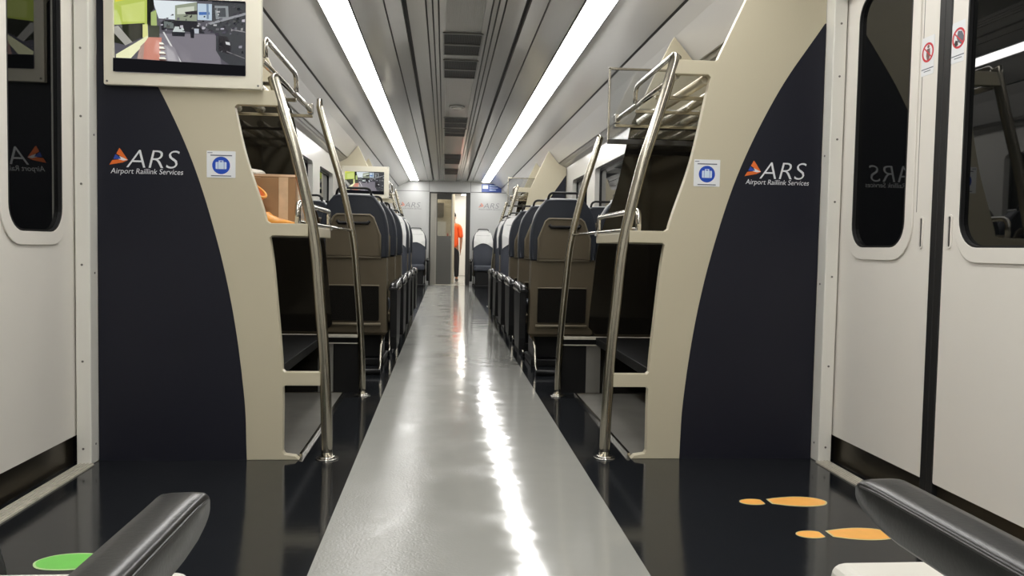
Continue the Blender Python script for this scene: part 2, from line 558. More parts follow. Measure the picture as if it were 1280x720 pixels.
# ------------------------------------------------------------------ side walls, windows
WIN = [(4.75, 6.05), (6.55, 8.02), (8.46, 9.45), (11.9, 13.2)]
for s, side in ((-1, 'left'), (1, 'right')):
    b = MB()
    lo, hi = (lambda a, c: (min(s * a, s * c), max(s * a, s * c))), None
    # beside the seats: sheet with window openings
    b.use(M['wallw'])
    holes = [rrect(y0, y1, 0.88, 1.62, 0.05, 4) for y0, y1 in WIN]
    b.plate([(3.12, 0), (YE, 0), (YE, 1.825), (3.12, 1.825)], holes, (s * 0.055, 0, 0), YZ(s * WX))
    # around the doors
    b.box(*lo(1.425, 1.5), 0.9, 3.12, 1.80, 1.86)
    b.box(*lo(1.425, 1.5), YB, 1.12, 0, 1.86)
    b.box(*lo(1.385, 1.425), YB, 3.12, 1.805, 1.83)
    struct(b.build('wall_' + side))
    for i, (y0, y1) in enumerate(WIN):
        g = MB().box(*lo(1.436, 1.446), y0 - 0.03, y1 + 0.03, 0.85, 1.65)
        w = struct(g.build('window_%d' % (i + 1 + (0 if s < 0 else 4)), M['glass']))
        g = MB().plate(rrect(y0 + 0.001, y1 - 0.001, 0.881, 1.619, 0.05, 4), [rrect(y0 + 0.025, y1 - 0.025, 0.905, 1.595, 0.04, 4)], (s * -0.01, 0, 0), YZ(s * 1.4355))
        g.build('window_gasket', M['rubber'], w)
    # corner pillar beside the doors
    p = MB()
    xs = lo(1.372, 1.424)
    p.box(xs[0], xs[1], 3.036, 3.105, 0.0, 1.83, 0.004)
    pl = struct(p.build('trim_pillar_' + side, M['pillar']))
    q = MB()
    for z in (0.06, 0.38, 0.73, 1.02, 1.26, 1.50, 1.70):
        q.disc((s * 1.400, 3.0365, z), (0, -1, 0), 0.0042, 0.0022, 10)
    for z in (0.07, 0.70, 1.20):
        q.disc((s * 1.3725, 3.075, z), (-s, 0, 0), 0.004, 0.0022, 10)
    q.build('pillar_screw', M['screw'], pl)
    # kick plate under the door leaves
    k = MB().box(*lo(1.446, 1.456), 1.12, 3.06, 0.0, 0.115)
    struct(k.build('trim_kick_' + side, M['kick']))
    k = MB().box(*lo(1.452, 1.50), 1.10, 3.10, 0.0, 1.82)
    struct(k.build('trim_pocket_' + side, M['groove']))
struct(MB().box(-1.55, 1.55, YB - 0.05, YB, -0.02, 2.25).build('wall_near', M['wallw']))

# ------------------------------------------------------------------ doors
def door(n, s, y0, y1, far):
    """sliding leaf; window off centre towards its free edge; y1 > y0; far = True when its hinge side is the far one"""
    X = s * DX
    wy0, wy1 = (2.595, 2.945) if far else (1.90, 2.305)
    win = rrect(wy0, wy1, 0.845, 1.765, 0.085, 7)
    ring = rrect(wy0 - 0.045, wy1 + (0.045 if far else 0.013), 0.80, 1.788, 0.12 if far else 0.095, 7)
    b = MB()
    b.plate(rrect(y0, y1, 0.108, 1.80, 0.004, 1), [win], (s * 0.022, 0, 0), YZ(X))
    d = struct(b.build('door_%d' % n, M['white']))
    MB().plate(ring, [win], (s * 0.006, 0, 0), YZ(X - s * 0.006), 0.0025).build('window_frame', M['white'], d)
    MB().plate(rrect(wy0 - 0.01, wy1 + 0.01, 0.835, 1.772, 0.085, 7), (), (s * 0.005, 0, 0), YZ(X + s * 0.007)).build('window_pane', M['glass'], d)
    g = MB().plate(win, [rrect(wy0 + 0.006, wy1 - 0.006, 0.851, 1.759, 0.08, 7)], (s * 0.012, 0, 0), YZ(X - s * 0.0055))
    g.build('window_seal', M['rubber'], d)
    hy = (y0 + 0.052) if far else (y1 - 0.032)
    h = MB().use(M['white']).plate(rrect(hy - 0.011, hy + 0.011, 0.842, 0.945, 0.0105, 6), [rrect(hy - 0.006, hy + 0.006, 0.847, 0.94, 0.0055, 6)], (s * 0.004, 0, 0), YZ(X - s * 0.004))
    h.use(M['groove']).box(min(X - s * 0.0005, X - s * 0.0015), max(X - s * 0.0005, X - s * 0.0015), hy - 0.005, hy + 0.005, 0.848, 0.939)
    hh = h.build('finger_pull', None, d)
    # thin vertical crease near the free edge and black edge seal
    cy = (y0 + 0.085) if far else (y1 - 0.085)
    MB().box(min(X - s * 0.0004, X + s * 0.003), max(X - s * 0.0004, X + s * 0.003), cy - 0.0015, cy + 0.0015, 0.96, 1.79).build('panel_crease', M['slat'], d)
    e = MB()
    if far:
        e.box(min(X - s * 0.004, X + s * 0.02), max(X - s * 0.004, X + s * 0.02), y0 - 0.033, y0, 0.06, 1.80, 0.004)
    else:
        e.box(min(X - s * 0.004, X + s * 0.02), max(X - s * 0.004, X + s * 0.02), y1, y1 + 0.0325, 0.06, 1.80, 0.004)
    e.build('edge_seal', M['rubber'], d)
    return d
door(1, -1, 2.450, 3.058, True)
door(2, -1, 1.75, 2.386, False)
door(3, 1, 2.450, 3.058, True)
door(4, 1, 1.75, 2.386, False)

def no_sticker(y, z, label, kind):
    """round red prohibition sign on a white sticker, facing -X on the right-hand door"""
    X = DX - 0.0002
    t = MB()
    m2 = lambda k: (lambda u, v: (X - 0.0008 * k, y - u, z + v))
    t.use(M['stk_w']).plate(rrect(-0.0335, 0.0335, -0.066, 0.056, 0.004, 2), (), (-0.0008, 0, 0), m2(0))
    t.use(M['stk_r']).plate(circ(0, 0.006, 0.031), [circ(0, 0.006, 0.0245)], (-0.0006, 0, 0), m2(1))
    a = 0.7
    if kind == 0:
        t.use(M['stk_br'])
        t.plate(circ(0.002, 0.024, 0.0055), (), (-0.0005, 0, 0), m2(1))
        t.plate([(-0.006, 0.017), (0.010, 0.017), (0.012, -0.006), (0.007, -0.018), (-0.003, -0.018), (-0.008, -0.004)], (), (-0.0005, 0, 0), m2(1))
    else:
        t.use(M['stk_g']).plate([(-0.004, 0.028), (0.014, 0.024), (0.026, 0.004), (0.016, -0.016), (-0.002, -0.006), (-0.010, 0.008)], (), (-0.0005, 0, 0), m2(1))
        t.use(M['stk_k']).plate([(-0.014, 0.002), (-0.004, -0.002), (-0.002, -0.014), (-0.014, -0.018), (-0.020, -0.008)], (), (-0.0004, 0, 0), m2(1.6))
    c, q = math.cos(a), math.sin(a)
    sg = -1
    t.use(M['stk_r']).plate([(sg * (0.028 * c) - 0.002 * q, 0.006 + 0.028 * q - 0.002 * c), (sg * (0.028 * c) + 0.002 * q, 0.006 + 0.028 * q + 0.002 * c), (-sg * 0.028 * c + 0.002 * q, 0.006 - 0.028 * q + 0.002 * c), (-sg * 0.028 * c - 0.002 * q, 0.006 - 0.028 * q - 0.002 * c)], (), (-0.0004, 0, 0), m2(2.2))
    t.use(M['stk_g'])
    t.plate([(-0.032, -0.044), (0.032, -0.044), (0.032, -0.047), (-0.032, -0.047)], (), (-0.0003, 0, 0), m2(1))
    t.plate([(-0.018, -0.052), (0.018, -0.052), (0.018, -0.0545), (-0.018, -0.0545)], (), (-0.0003, 0, 0), m2(1))
    tag(t.build('warning_sticker'), label, 'sticker', 'prohibition stickers on the doors')
no_sticker(2.508, 1.462, 'white sticker with red crossed-out standing figure on the narrow-windowed door leaf', 0)
no_sticker(2.3520, 1.468, 'white sticker with red ring round a grey hand beside the black door seam', 1)

# ------------------------------------------------------------------ luggage bays
EDGE = spline([(0.702, 0.0), (0.702, 0.30), (0.720, 0.55), (0.758, 0.875), (0.848, 1.17), (0.917, 1.50), (0.94, 1.559), (1.05, 1.80), (1.150, 2.006)], 6)
NAVY = spline([(0.834, 0.0), (0.843, 0.23), (0.884, 0.55), (0.950, 0.85), (1.046, 1.15), (1.190, 1.45), (1.365, 1.715)], 8)
POLE = [(0.538, 0.0), (0.543, 0.2), (0.553, 0.4), (0.569, 0.6), (0.594, 0.85), (0.655, 1.13), (0.699, 1.28), (0.744, 1.43), (0.785, 1.58)]
def edge_x(z):
    for (xa, za), (xb, zb) in zip(EDGE, EDGE[1:]):
        if za <= z <= zb:
            return xa + (xb - xa) * (z - za) / (zb - za)
    return EDGE[-1][0]
def pole_pts(ztop):
    P = spline(POLE, 5)
    out = [p for p in P if p[1] < ztop - 0.01]
    for (xa, za), (xb, zb) in zip(P, P[1:]):
        if za <= ztop <= zb:
            out.append((xa + (xb - xa) * (ztop - za) / (zb - za), ztop))
            break
    return out

def logo(parent, x0, x1, z0, z1, y, dark=False):
    """three-letter logo with its orange arrow and the small line of words underneath"""
    W = x1 - x0
    fx = lambda a: x0 + (a - 118) / 577 * W
    fz = lambda c: z0 + (384 - c) / 204 * (z1 - z0)
    b = MB()
    cm = (M['lred'] if dark else M['orange'])
    mp = lambda k: (lambda u, v: (fx(u), y - 0.0006 * k, fz(v)))
    b.use(cm).plate([(197, 178), (212, 196), (262, 268), (232, 256), (172, 222)], (), (0, -0.0005, 0), mp(0))
    b.use(cm).plate([(118, 308), (142, 272), (196, 266), (262, 270), (222, 288)], (), (0, -0.0005, 0), mp(0))
    b.use(M['ldark'] if dark else M['lblue']).plate([(150, 262), (166, 226), (208, 256), (196, 264)], (), (0, -0.0005, 0), mp(0.6))
    b.use(M['lred'] if dark else M['lwhite']).plate([(196, 240), (262, 268), (226, 274), (186, 264), (210, 260)], (), (0, -0.0005, 0), mp(1.2))
    lm = M['ldark'] if dark else M['lwhite']
    text_into(b, 'ARS', lm, fx(250), fx(667), fz(326), fz(188), y - 0.001, 0.22, -0.012)
    text_into(b, 'Airport Raillink Services', lm, fx(128), fx(694), fz(386), fz(332), y - 0.001, 0.18, 0.0)
    return b.build('logo', None, parent)

def luggage_bay(s, y0, near_tall, side, where):
    """fixed luggage rack: shaped front panel, two shelves, floor plate, smoked back panel, guard rail"""
    Y2 = y0 + 1.35
    t = thing('luggage_rack', '%s luggage rack with beige front panel and navy curved corner, %s side of aisle' % (where, side), 'luggage rack', (s * 1.0, y0, 0), 'luggage racks')
    mp = lambda y: (lambda u, v: (s * u, y, v))
    # outline of the front panel, with the three shelf tongues and the upper bridge
    o = []
    ez = [p for p in EDGE]
    def seg(za, zb):
        return [p for p in ez if za + 0.004 < p[1] < zb - 0.004]
    r = 0.010
    bz0, bz1 = (1.502, 1.556) if s > 0 else (1.330, 1.386)
    bx = 0.772 if s > 0 else 0.725
    o += [(0.640, 0.0), (0.655, 0.014), (0.695, 0.020), (edge_x(0.03), 0.032)]
    o += seg(0.03, 0.284)
    o += [(edge_x(0.284) - 0.000, 0.276), (edge_x(0.284) - 0.008, 0.284), (0.563, 0.284), (0.563, 0.335), (edge_x(0.335) - 0.008, 0.335), (edge_x(0.345), 0.343)]
    o += seg(0.343, 0.842)
    o += [(edge_x(0.842), 0.841), (edge_x(0.849) - 0.010, 0.849), (0.612, 0.849), (0.612, 0.895), (edge_x(0.895) - 0.010, 0.895), (edge_x(0.905), 0.904)]
    o += seg(0.904, bz0 - 0.01)
    o += [(edge_x(bz0 - 0.01), bz0 - 0.010), (edge_x(bz0) - 0.012, bz0), (bx, bz0), (bx + (0.018 if s > 0 else 0), bz1), (edge_x(bz1) - 0.006, bz1), (edge_x(bz1 + 0.008), bz1 + 0.008)]
    o += seg(bz1 + 0.008, 2.01)
    o += [(1.152, 2.006), (1.268, 1.866), (1.279, 1.853), (1.330, 1.826), (1.3705, 1.808), (1.3705, 0.0)]
    MB().plate(o, (), (0, 0.035, 0), mp(y0), 0.002).build('front_panel', M['beige'], t)
    n = NAVY + [(1.3695, 1.715), (1.3695, 0.0)]
    MB().plate(n, (), (0, 0.0022, 0), mp(y0 - 0.0024)).build('navy_inlay', M['navy'], t)
    xs = lambda a, c: (min(s * a, s * c), max(s * a, s * c))
    yb = y0 + 0.036
    MB().box(*xs(0.655, 1.374), yb, y0 + 0.92, 0.850, 0.894, 0.004).build('shelf', M['beige'], t)
    sh = MB().box(*xs(0.745, 1.374), yb, Y2 - 0.012, 0.288, 0.330, 0.003).box(*xs(0.566, 1.374), Y2 - 0.0118, Y2, 0.2895, 0.3165).build('shelf', M['shelfdark'], t)
    MB().box(*xs(0.566, 1.374), Y2 - 0.0118, Y2, 0.317, 0.333, 0.001).box(*xs(0.566, 1.374), Y2 - 0.0118, Y2, 0.283, 0.289, 0.001).build('shelf_trim', M['alu'], sh)
    pf = MB().box(*xs(0.646, 1.374), yb, Y2, 0.0005, 0.012).build('floor_plate', M['plat'], t)
    MB().box(*xs(0.634, 0.645), yb, Y2, 0.0005, 0.015).box(*xs(0.634, 1.374), Y2 + 0.0005, Y2 + 0.011, 0.0005, 0.015).build('plate_trim', M['steel'], pf)
    # smoked back panel with its slanted aisle edge
    bp = [(0.745, 0.345), (1.374, 0.345), (1.374, 1.60)] + list(reversed([p for p in ez if 0.36 < p[1] < 1.60]))
    MB().plate(bp, (), (0, 0.008, 0), mp(Y2 + 0.014)).build('back_panel', M['smoke'], t)
    ub = [(1.374, 1.602)] + list(reversed([(edge_x(1.602), 1.602)] + [p for p in ez if 1.61 < p[1] < 2.0] + [(1.150, 2.002), (1.266, 1.866), (1.279, 1.851), (1.330, 1.824), (1.374, 1.806)]))
    MB().plate(ub, (), (0, 0.02, 0), mp(Y2 + 0.012)).build('upper_back_panel', M['beige'], t)
    MB().plate([(0.560, 0.016), (0.697, 0.016), (0.697, 0.284), (0.560, 0.284)], (), (0, 0.006, 0), mp(Y2 + 0.014)).build('lower_panel', M['black'], t)
    MB().plate([(0.698, 0.016), (0.778, 0.016), (0.778, 0.284), (0.698, 0.284)], (), (0, 0.006, 0), mp(Y2 + 0.014)).build('lower_panel', M['plat'], t)
    MB().plate([(0.779, 0.016), (1.374, 0.016), (1.374, 0.284), (0.779, 0.284)], (), (0, 0.006, 0), mp(Y2 + 0.014)).build('lower_panel', M['smoke'], t)
    MB().box(*xs(1.374, 1.3795), yb, Y2 + 0.012, 0.014, 1.800).build('side_panel', M['inner'], t)
    # guard rail along the shelf edge
    g = MB()
    X = s * 0.662
    y1, y2, zl, zh = y0 + 0.07, y0 + 0.90, 0.896, 0.978
    path = [(X, y1, zl)] + arc((X, y1, zh - 0.04), (X, y1, zh), (X, y1 + 0.04, zh), 5) + arc((X, y2 - 0.03, zh), (X, y2, zh), (X, y2, zh - 0.03), 5) + [(X, y2, zl)]
    g.tube(path, 0.0115, 10)
    g.tube([(X, y1 + 0.006, zl + 0.008), (X, y2, zl + 0.008), (s * 0.650, y2 + 0.03, zl + 0.006), (s * 0.605, Y2 - 0.02, zl + 0.002)], 0.008, 10)
    g.box(min(X - 0.014, X + 0.014), max(X - 0.014, X + 0.014), y2 - 0.016, y2 + 0.03, zl - 0.012, zl + 0.014, 0.003)
    g.build('guard_rail', M['chrome'], t)
    X0, X1 = (1.061, 1.322) if s > 0 else (-1.327, -1.064)
    if True:
        logo(t, X0, X1, 1.080 if s > 0 else 1.060, 1.176 if s > 0 else 1.157, y0 - 0.0028)
    # grab poles: they stand on the floor in front of the rack
    for k, (yy, zt, r) in enumerate(((y0 + 0.02, 1.575 if near_tall else 1.44, 0.0215), (Y2 + 0.0, 1.44 if near_tall else 1.59, 0.019))):
        which = ('nearer' if k == 0 else 'farther')
        p = thing('grab_pole', 'curved steel grab pole at the %s end of the %s %s luggage rack' % (which, where, side), 'grab pole', (s * 0.538, yy, 0), 'curved steel grab poles')
        P = pole_pts(zt)
        MB().tube([(s * x, yy, z + 0.002) for x, z in P] + [(s * P[-1][0] + s * 0.0015, yy, zt + 0.004)], [r] * len(P) + [r * 0.75], 16).build('tube', M['steel'], p)
        MB().disc((s * 0.538, yy, 0.0004), (0, 0, 1), 0.044, 0.004, 24, 0.042).disc((s * 0.538, yy, 0.0044), (0, 0, 1), 0.032, 0.006, 24, 0.026).build('floor_flange', M['chrome'], p)
    return t

def overhead_rack(s, y0, side, where, acrylic):
    t = thing('overhead_rack', '%s steel-bar overhead rack above the %s luggage shelves' % (where, side), 'overhead rack', (s * 1.1, y0 + 0.6, 1.47), 'steel overhead racks')
    ya, yz = y0 + 0.038, y0 + 1.12
    xs = lambda a, c: (min(s * a, s * c), max(s * a, s * c))
    for xx in (0.91, 1.03, 1.145, 1.255, 1.350):
        MB().tube([(s * xx, ya, 1.492), (s * xx, yz, 1.492)], 0.0195, 12).build('bar', M['rackbar'], t)
    MB().tube([(s * 0.792, ya - 0.0, 1.502), (s * 0.792, yz + 0.01, 1.502)], 0.013, 12).build('front_rail', M['chrome'], t)
    X = s * 0.782
    lp = [(X, ya + 0.01, 1.515)] + arc((X, ya + 0.01, 1.56), (X, ya + 0.01, 1.585), (X, ya + 0.035, 1.585), 4) + arc((X, y0 + 0.62, 1.585), (X, y0 + 0.69, 1.585), (X, y0 + 0.69, 1.54), 5) + [(X, y0 + 0.69, 1.508)]
    MB().tube(lp, 0.0105, 12).build('guard_loop', M['chrome'], t)
    for yy in (y0 + 0.30, y0 + 0.66, yz - 0.012):
        MB().box(*xs(0.775, 1.373), yy - 0.007, yy + 0.007, 1.458, 1.474, 0.002).build('cross_beam', M['steel'], t)
    MB().box(*xs(0.772, 0.800), yz - 0.03, yz + 0.012, 1.478, 1.525, 0.004).build('bracket', M['chrome'], t)
    if acrylic:
        ye = yz + 0.014
        MB().plate([(0.752, 1.40), (1.373, 1.40), (1.372, 1.76), (0.752, 1.76)], (), (0, 0.005, 0), lambda u, v: (s * u, ye + 0.003, v)).build('end_sheet', M['clear'], t)
        MB().box(*xs(0.742, 0.752), ye - 0.004, ye + 0.014, 1.385, 1.772, 0.002).box(*xs(0.742, 1.33), ye - 0.004, ye + 0.014, 1.760, 1.771, 0.002).build('end_sheet_frame', M['steel'], t)
        MB().box(*xs(0.742, 1.373), ye - 0.004, ye + 0.018, 1.375, 1.40, 0.003).build('end_beam', M['darkframe'], t)
    return t

YA, YF = 3.10, 9.90
luggage_bay(-1, YA, False, 'left', 'front')
luggage_bay(1, YA, True, 'right', 'front')
luggage_bay(-1, YF, False, 'left', 'distant')
luggage_bay(1, YF, True, 'right', 'distant')
overhead_rack(-1, YA, 'left', 'near', False)
overhead_rack(1, YA, 'right', 'near', True)
overhead_rack(-1, YF, 'left', 'distant', False)
overhead_rack(1, YF, 'right', 'distant', True)

# luggage notices on the beige panels
def notice(x0, x1, z0, z1, y, label):
    b = MB()
    w, h = x1 - x0, z1 - z0
    mp = lambda k: (lambda u, v: (x0 + u * w, y - 0.0007 * k, z0 + v * h))
    asp = w / h
    b.use(M['stk_w']).plate(rrect(0, 1, 0, 1, 0.02, 2), (), (0, -0.0007, 0), mp(0))
    b.use(M['stk_b']).plate(circ(0.5, 0.46, 0.31, 32, 0.31 * asp), (), (0, -0.0005, 0), mp(1))
    b.use(M['stk_lb']).plate(rrect(0.31, 0.69, 0.32, 0.585, 0.03, 3), (), (0, -0.0005, 0), mp(2))
    b.plate([(0.42, 0.585), (0.42, 0.645), (0.58, 0.645), (0.58, 0.585), (0.545, 0.585), (0.545, 0.62), (0.455, 0.62), (0.455, 0.585)], (), (0, -0.0005, 0), mp(2))
    b.use(M['stk_b'])
    for u in (0.385, 0.60):
        b.plate([(u, 0.325), (u + 0.014, 0.325), (u + 0.014, 0.58), (u, 0.58)], (), (0, -0.0004, 0), mp(2.8))
    b.use(M['stk_g'])
    b.plate([(0.03, 0.915), (0.20, 0.915), (0.20, 0.94), (0.03, 0.94)], (), (0, -0.0004, 0), mp(1))
    b.plate([(0.13, 0.815), (0.88, 0.815), (0.88, 0.855), (0.13, 0.855)], (), (0, -0.0004, 0), mp(1))
    b.plate([(0.15, 0.05), (0.85, 0.05), (0.85, 0.085), (0.15, 0.085)], (), (0, -0.0004, 0), mp(1))
    tag(b.build('luggage_notice'), label, 'sticker', 'blue luggage notices')
notice(-0.981, -0.877, 1.059, 1.157, YA - 0.0008, 'square white notice with blue suitcase disc on the left beige panel')
notice(0.859, 0.963, 1.072, 1.176, YA - 0.0008, 'square white notice with blue suitcase disc on the right beige panel')

# ------------------------------------------------------------------ screens showing a street
SCR = []
def poly(c, *pts):
    SCR.append((c, pts))
poly((92, 90, 98), (120, 0), (1085, 0), (1085, 545), (120, 545))
poly((128, 124, 132), (440, 250), (860, 240), (900, 460), (440, 460))
poly((228, 236, 240), (395, 8), (720, 8), (720, 150), (440, 140))
poly((150, 158, 138), (560, 40), (720, 10), (720, 180), (560, 190))
poly((206, 212, 196), (575, 60), (700, 40), (700, 95), (575, 105))
poly((52, 48, 52), (630, 85), (730, 70), (730, 100), (640, 105))
poly((190, 208, 222), (725, 20), (830, 20), (830, 140), (725, 140))
poly((70, 112, 182), (735, 82), (812, 78), (814, 98), (735, 104))
poly((120, 142, 168), (790, 20), (806, 20), (808, 130), (792, 130))
poly((64, 66, 70), (832, 0), (1085, 0), (1085, 545), (900, 420), (860, 360), (860, 240), (780, 190), (832, 150))
poly((140, 146, 148), (850, 30), (950, 30), (955, 125), (860, 130))
poly((74, 78, 82), (870, 48), (930, 44), (935, 110), (880, 112))
poly((150, 152, 156), (800, 160), (1085, 70), (1085, 88), (820, 172))
poly((46, 46, 50), (460, 150), (720, 150), (780, 240), (460, 215))
poly((112, 120, 118), (480, 160), (550, 160), (550, 210), (480, 210))
poly((204, 212, 210), (560, 195), (618, 195), (634, 236), (542, 236))
poly((40, 42, 48), (536, 234), (636, 234), (630, 266), (540, 266))
poly((34, 34, 40), (668, 200), (702, 205), (700, 275), (676, 275))
poly((190, 196, 204), (700, 205), (735, 205), (735, 240), (704, 240))
poly((44, 42, 46), (880, 250), (945, 255), (975, 330), (960, 385), (880, 360))
poly((214, 216, 216), (930, 292), (962, 296), (966, 318), (936, 312))
poly((150, 148, 150), (970, 195), (1080, 214), (1080, 220), (975, 205))
poly((120, 118, 120), (940, 360), (1075, 408), (1075, 414), (940, 368))
poly((186, 202, 96), (120, 0), (362, 0), (362, 195), (120, 200))
poly((226, 218, 66), (120, 0), (270, 0), (130, 34))
poly((204, 216, 124), (170, 60), (340, 20), (340, 170), (180, 175))
poly((44, 46, 36), (120, 200), (340, 180), (330, 280), (200, 345), (120, 330))
poly((26, 28, 24), (358, 0), (404, 0), (412, 70), (386, 100), (385, 200), (358, 195))
poly((172, 190, 120), (386, 100), (425, 80), (430, 200), (386, 200))
poly((66, 70, 58), (370, 195), (448, 195), (448, 280), (370, 280))
poly((170, 168, 160), (120, 212), (150, 208), (250, 322), (200, 348), (120, 262))
poly((224, 226, 150), (326, 190), (362, 188), (366, 290), (326, 286))
poly((240, 240, 196), (132, 440), (132, 415), (362, 270), (372, 300), (275, 400), (240, 440))
poly((206, 138, 120), (368, 282), (465, 280), (450, 448), (285, 442), (300, 380))
poly((178, 150, 138), (285, 442), (310, 350), (340, 320), (330, 442))
for k, yv in enumerate((316, 348, 384, 424)):
    poly((238, 236, 220), (446, yv), (470 + 5 * k, yv), (484 + 5 * k, yv + 14), (448, yv + 14))
    poly((92, 64, 58), (446, yv + 14), (484 + 5 * k, yv + 14), (486 + 5 * k, yv + 26), (448, yv + 26))
poly((222, 222, 220), (472, 240), (484, 240), (610, 455), (594, 455))
poly((150, 146, 152), (500, 330), (560, 350), (600, 455), (510, 455))
rs = random.Random(11)
for k in range(90):
    cx_, cy_ = rs.uniform(450, 1060), rs.uniform(110, 235)
    if k > 60:
        cx_, cy_ = rs.uniform(840, 1060), rs.uniform(20, 400)
    g_ = rs.choice((40, 56, 70, 88, 110, 150, 190))
    w_, h_ = rs.uniform(6, 26), rs.uniform(5, 18)
    poly((g_, g_ + rs.randint(-4, 2), g_ + rs.randint(-2, 8)), (cx_, cy_), (cx_ + w_, cy_ - rs.uniform(0, 5)), (cx_ + w_ * 0.9, cy_ + h_), (cx_ - 2, cy_ + h_))
poly((22, 22, 25), (120, 446), (1085, 470), (1085, 545), (120, 545))
poly((22, 22, 25), (600, 0), (1085, 0), (1085, 12), (600, 6))

def television(y, label, pic):
    x0, x1, z0, z1 = -1.335, -0.778, 1.382, 1.760
    t = thing('television', label, 'television', (-1.056, y, 1.57), 'bulkhead televisions')
    yf = y - 0.026
    sx0, sx1, sz0, sz1 = -1.300, -0.835, 1.428, 1.695
    MB().plate(rrect(x0, x1, z0, z1, 0.006, 3), [rrect(sx0, sx1, sz0, sz1, 0.003, 1)], (0, 0.0225, 0), XZ(yf), 0.002).build('bezel', M['tvframe'], t)
    b = MB()
    mp = lambda k: (lambda u, v: (sx0 + (u - 120) / 965 * (sx1 - sx0), yf + 0.0115 - 0.00012 * k, sz1 - v / 545 * (sz1 - sz0)))
    for k, (c, pts) in enumerate(SCR):
        key = 'screen_%d_%d_%d' % c
        if key not in M:
            M[key] = emis(key, rgb(*c), 1.0)
        b.use(M[key]).plate(list(pts), (), None, mp(k))
    # faces towards -Y
    for f in b.bm.faces:
        f.normal_update()
        if f.normal.y > 0:
            f.normal_flip()
    b.build('screen', None, t)
    MB().box(sx0 - 0.004, sx1 + 0.004, yf + 0.0125, yf + 0.0222, sz0 - 0.004, sz1 + 0.004).build('screen_backing', M['black'], t)
    g = MB().box(sx0, sx1, yf + 0.0028, yf + 0.0042, sz0, sz1)
    g.build('screen_glass', M['scrglass'], t)
    q = MB()
    for (xx, zz) in ((x0 + 0.012, z0 + 0.012), (x1 - 0.012, z0 + 0.012), (x0 + 0.012, z1 - 0.012), (x1 - 0.012, z1 - 0.012)):
        q.disc((xx, yf + 0.0002, zz), (0, -1, 0), 0.004, 0.0018, 10)
    q.build('bezel_screw', M['screw'], t)
M['scrglass'] = clear('screen_glass', (1, 1, 1, 1), 0.03)
television(YA - 0.003, 'large wall television in cream bezel showing a street, above the near navy panel', True)
television(YF - 0.003, 'small distant television in cream bezel showing a street, beyond the left seats', True)

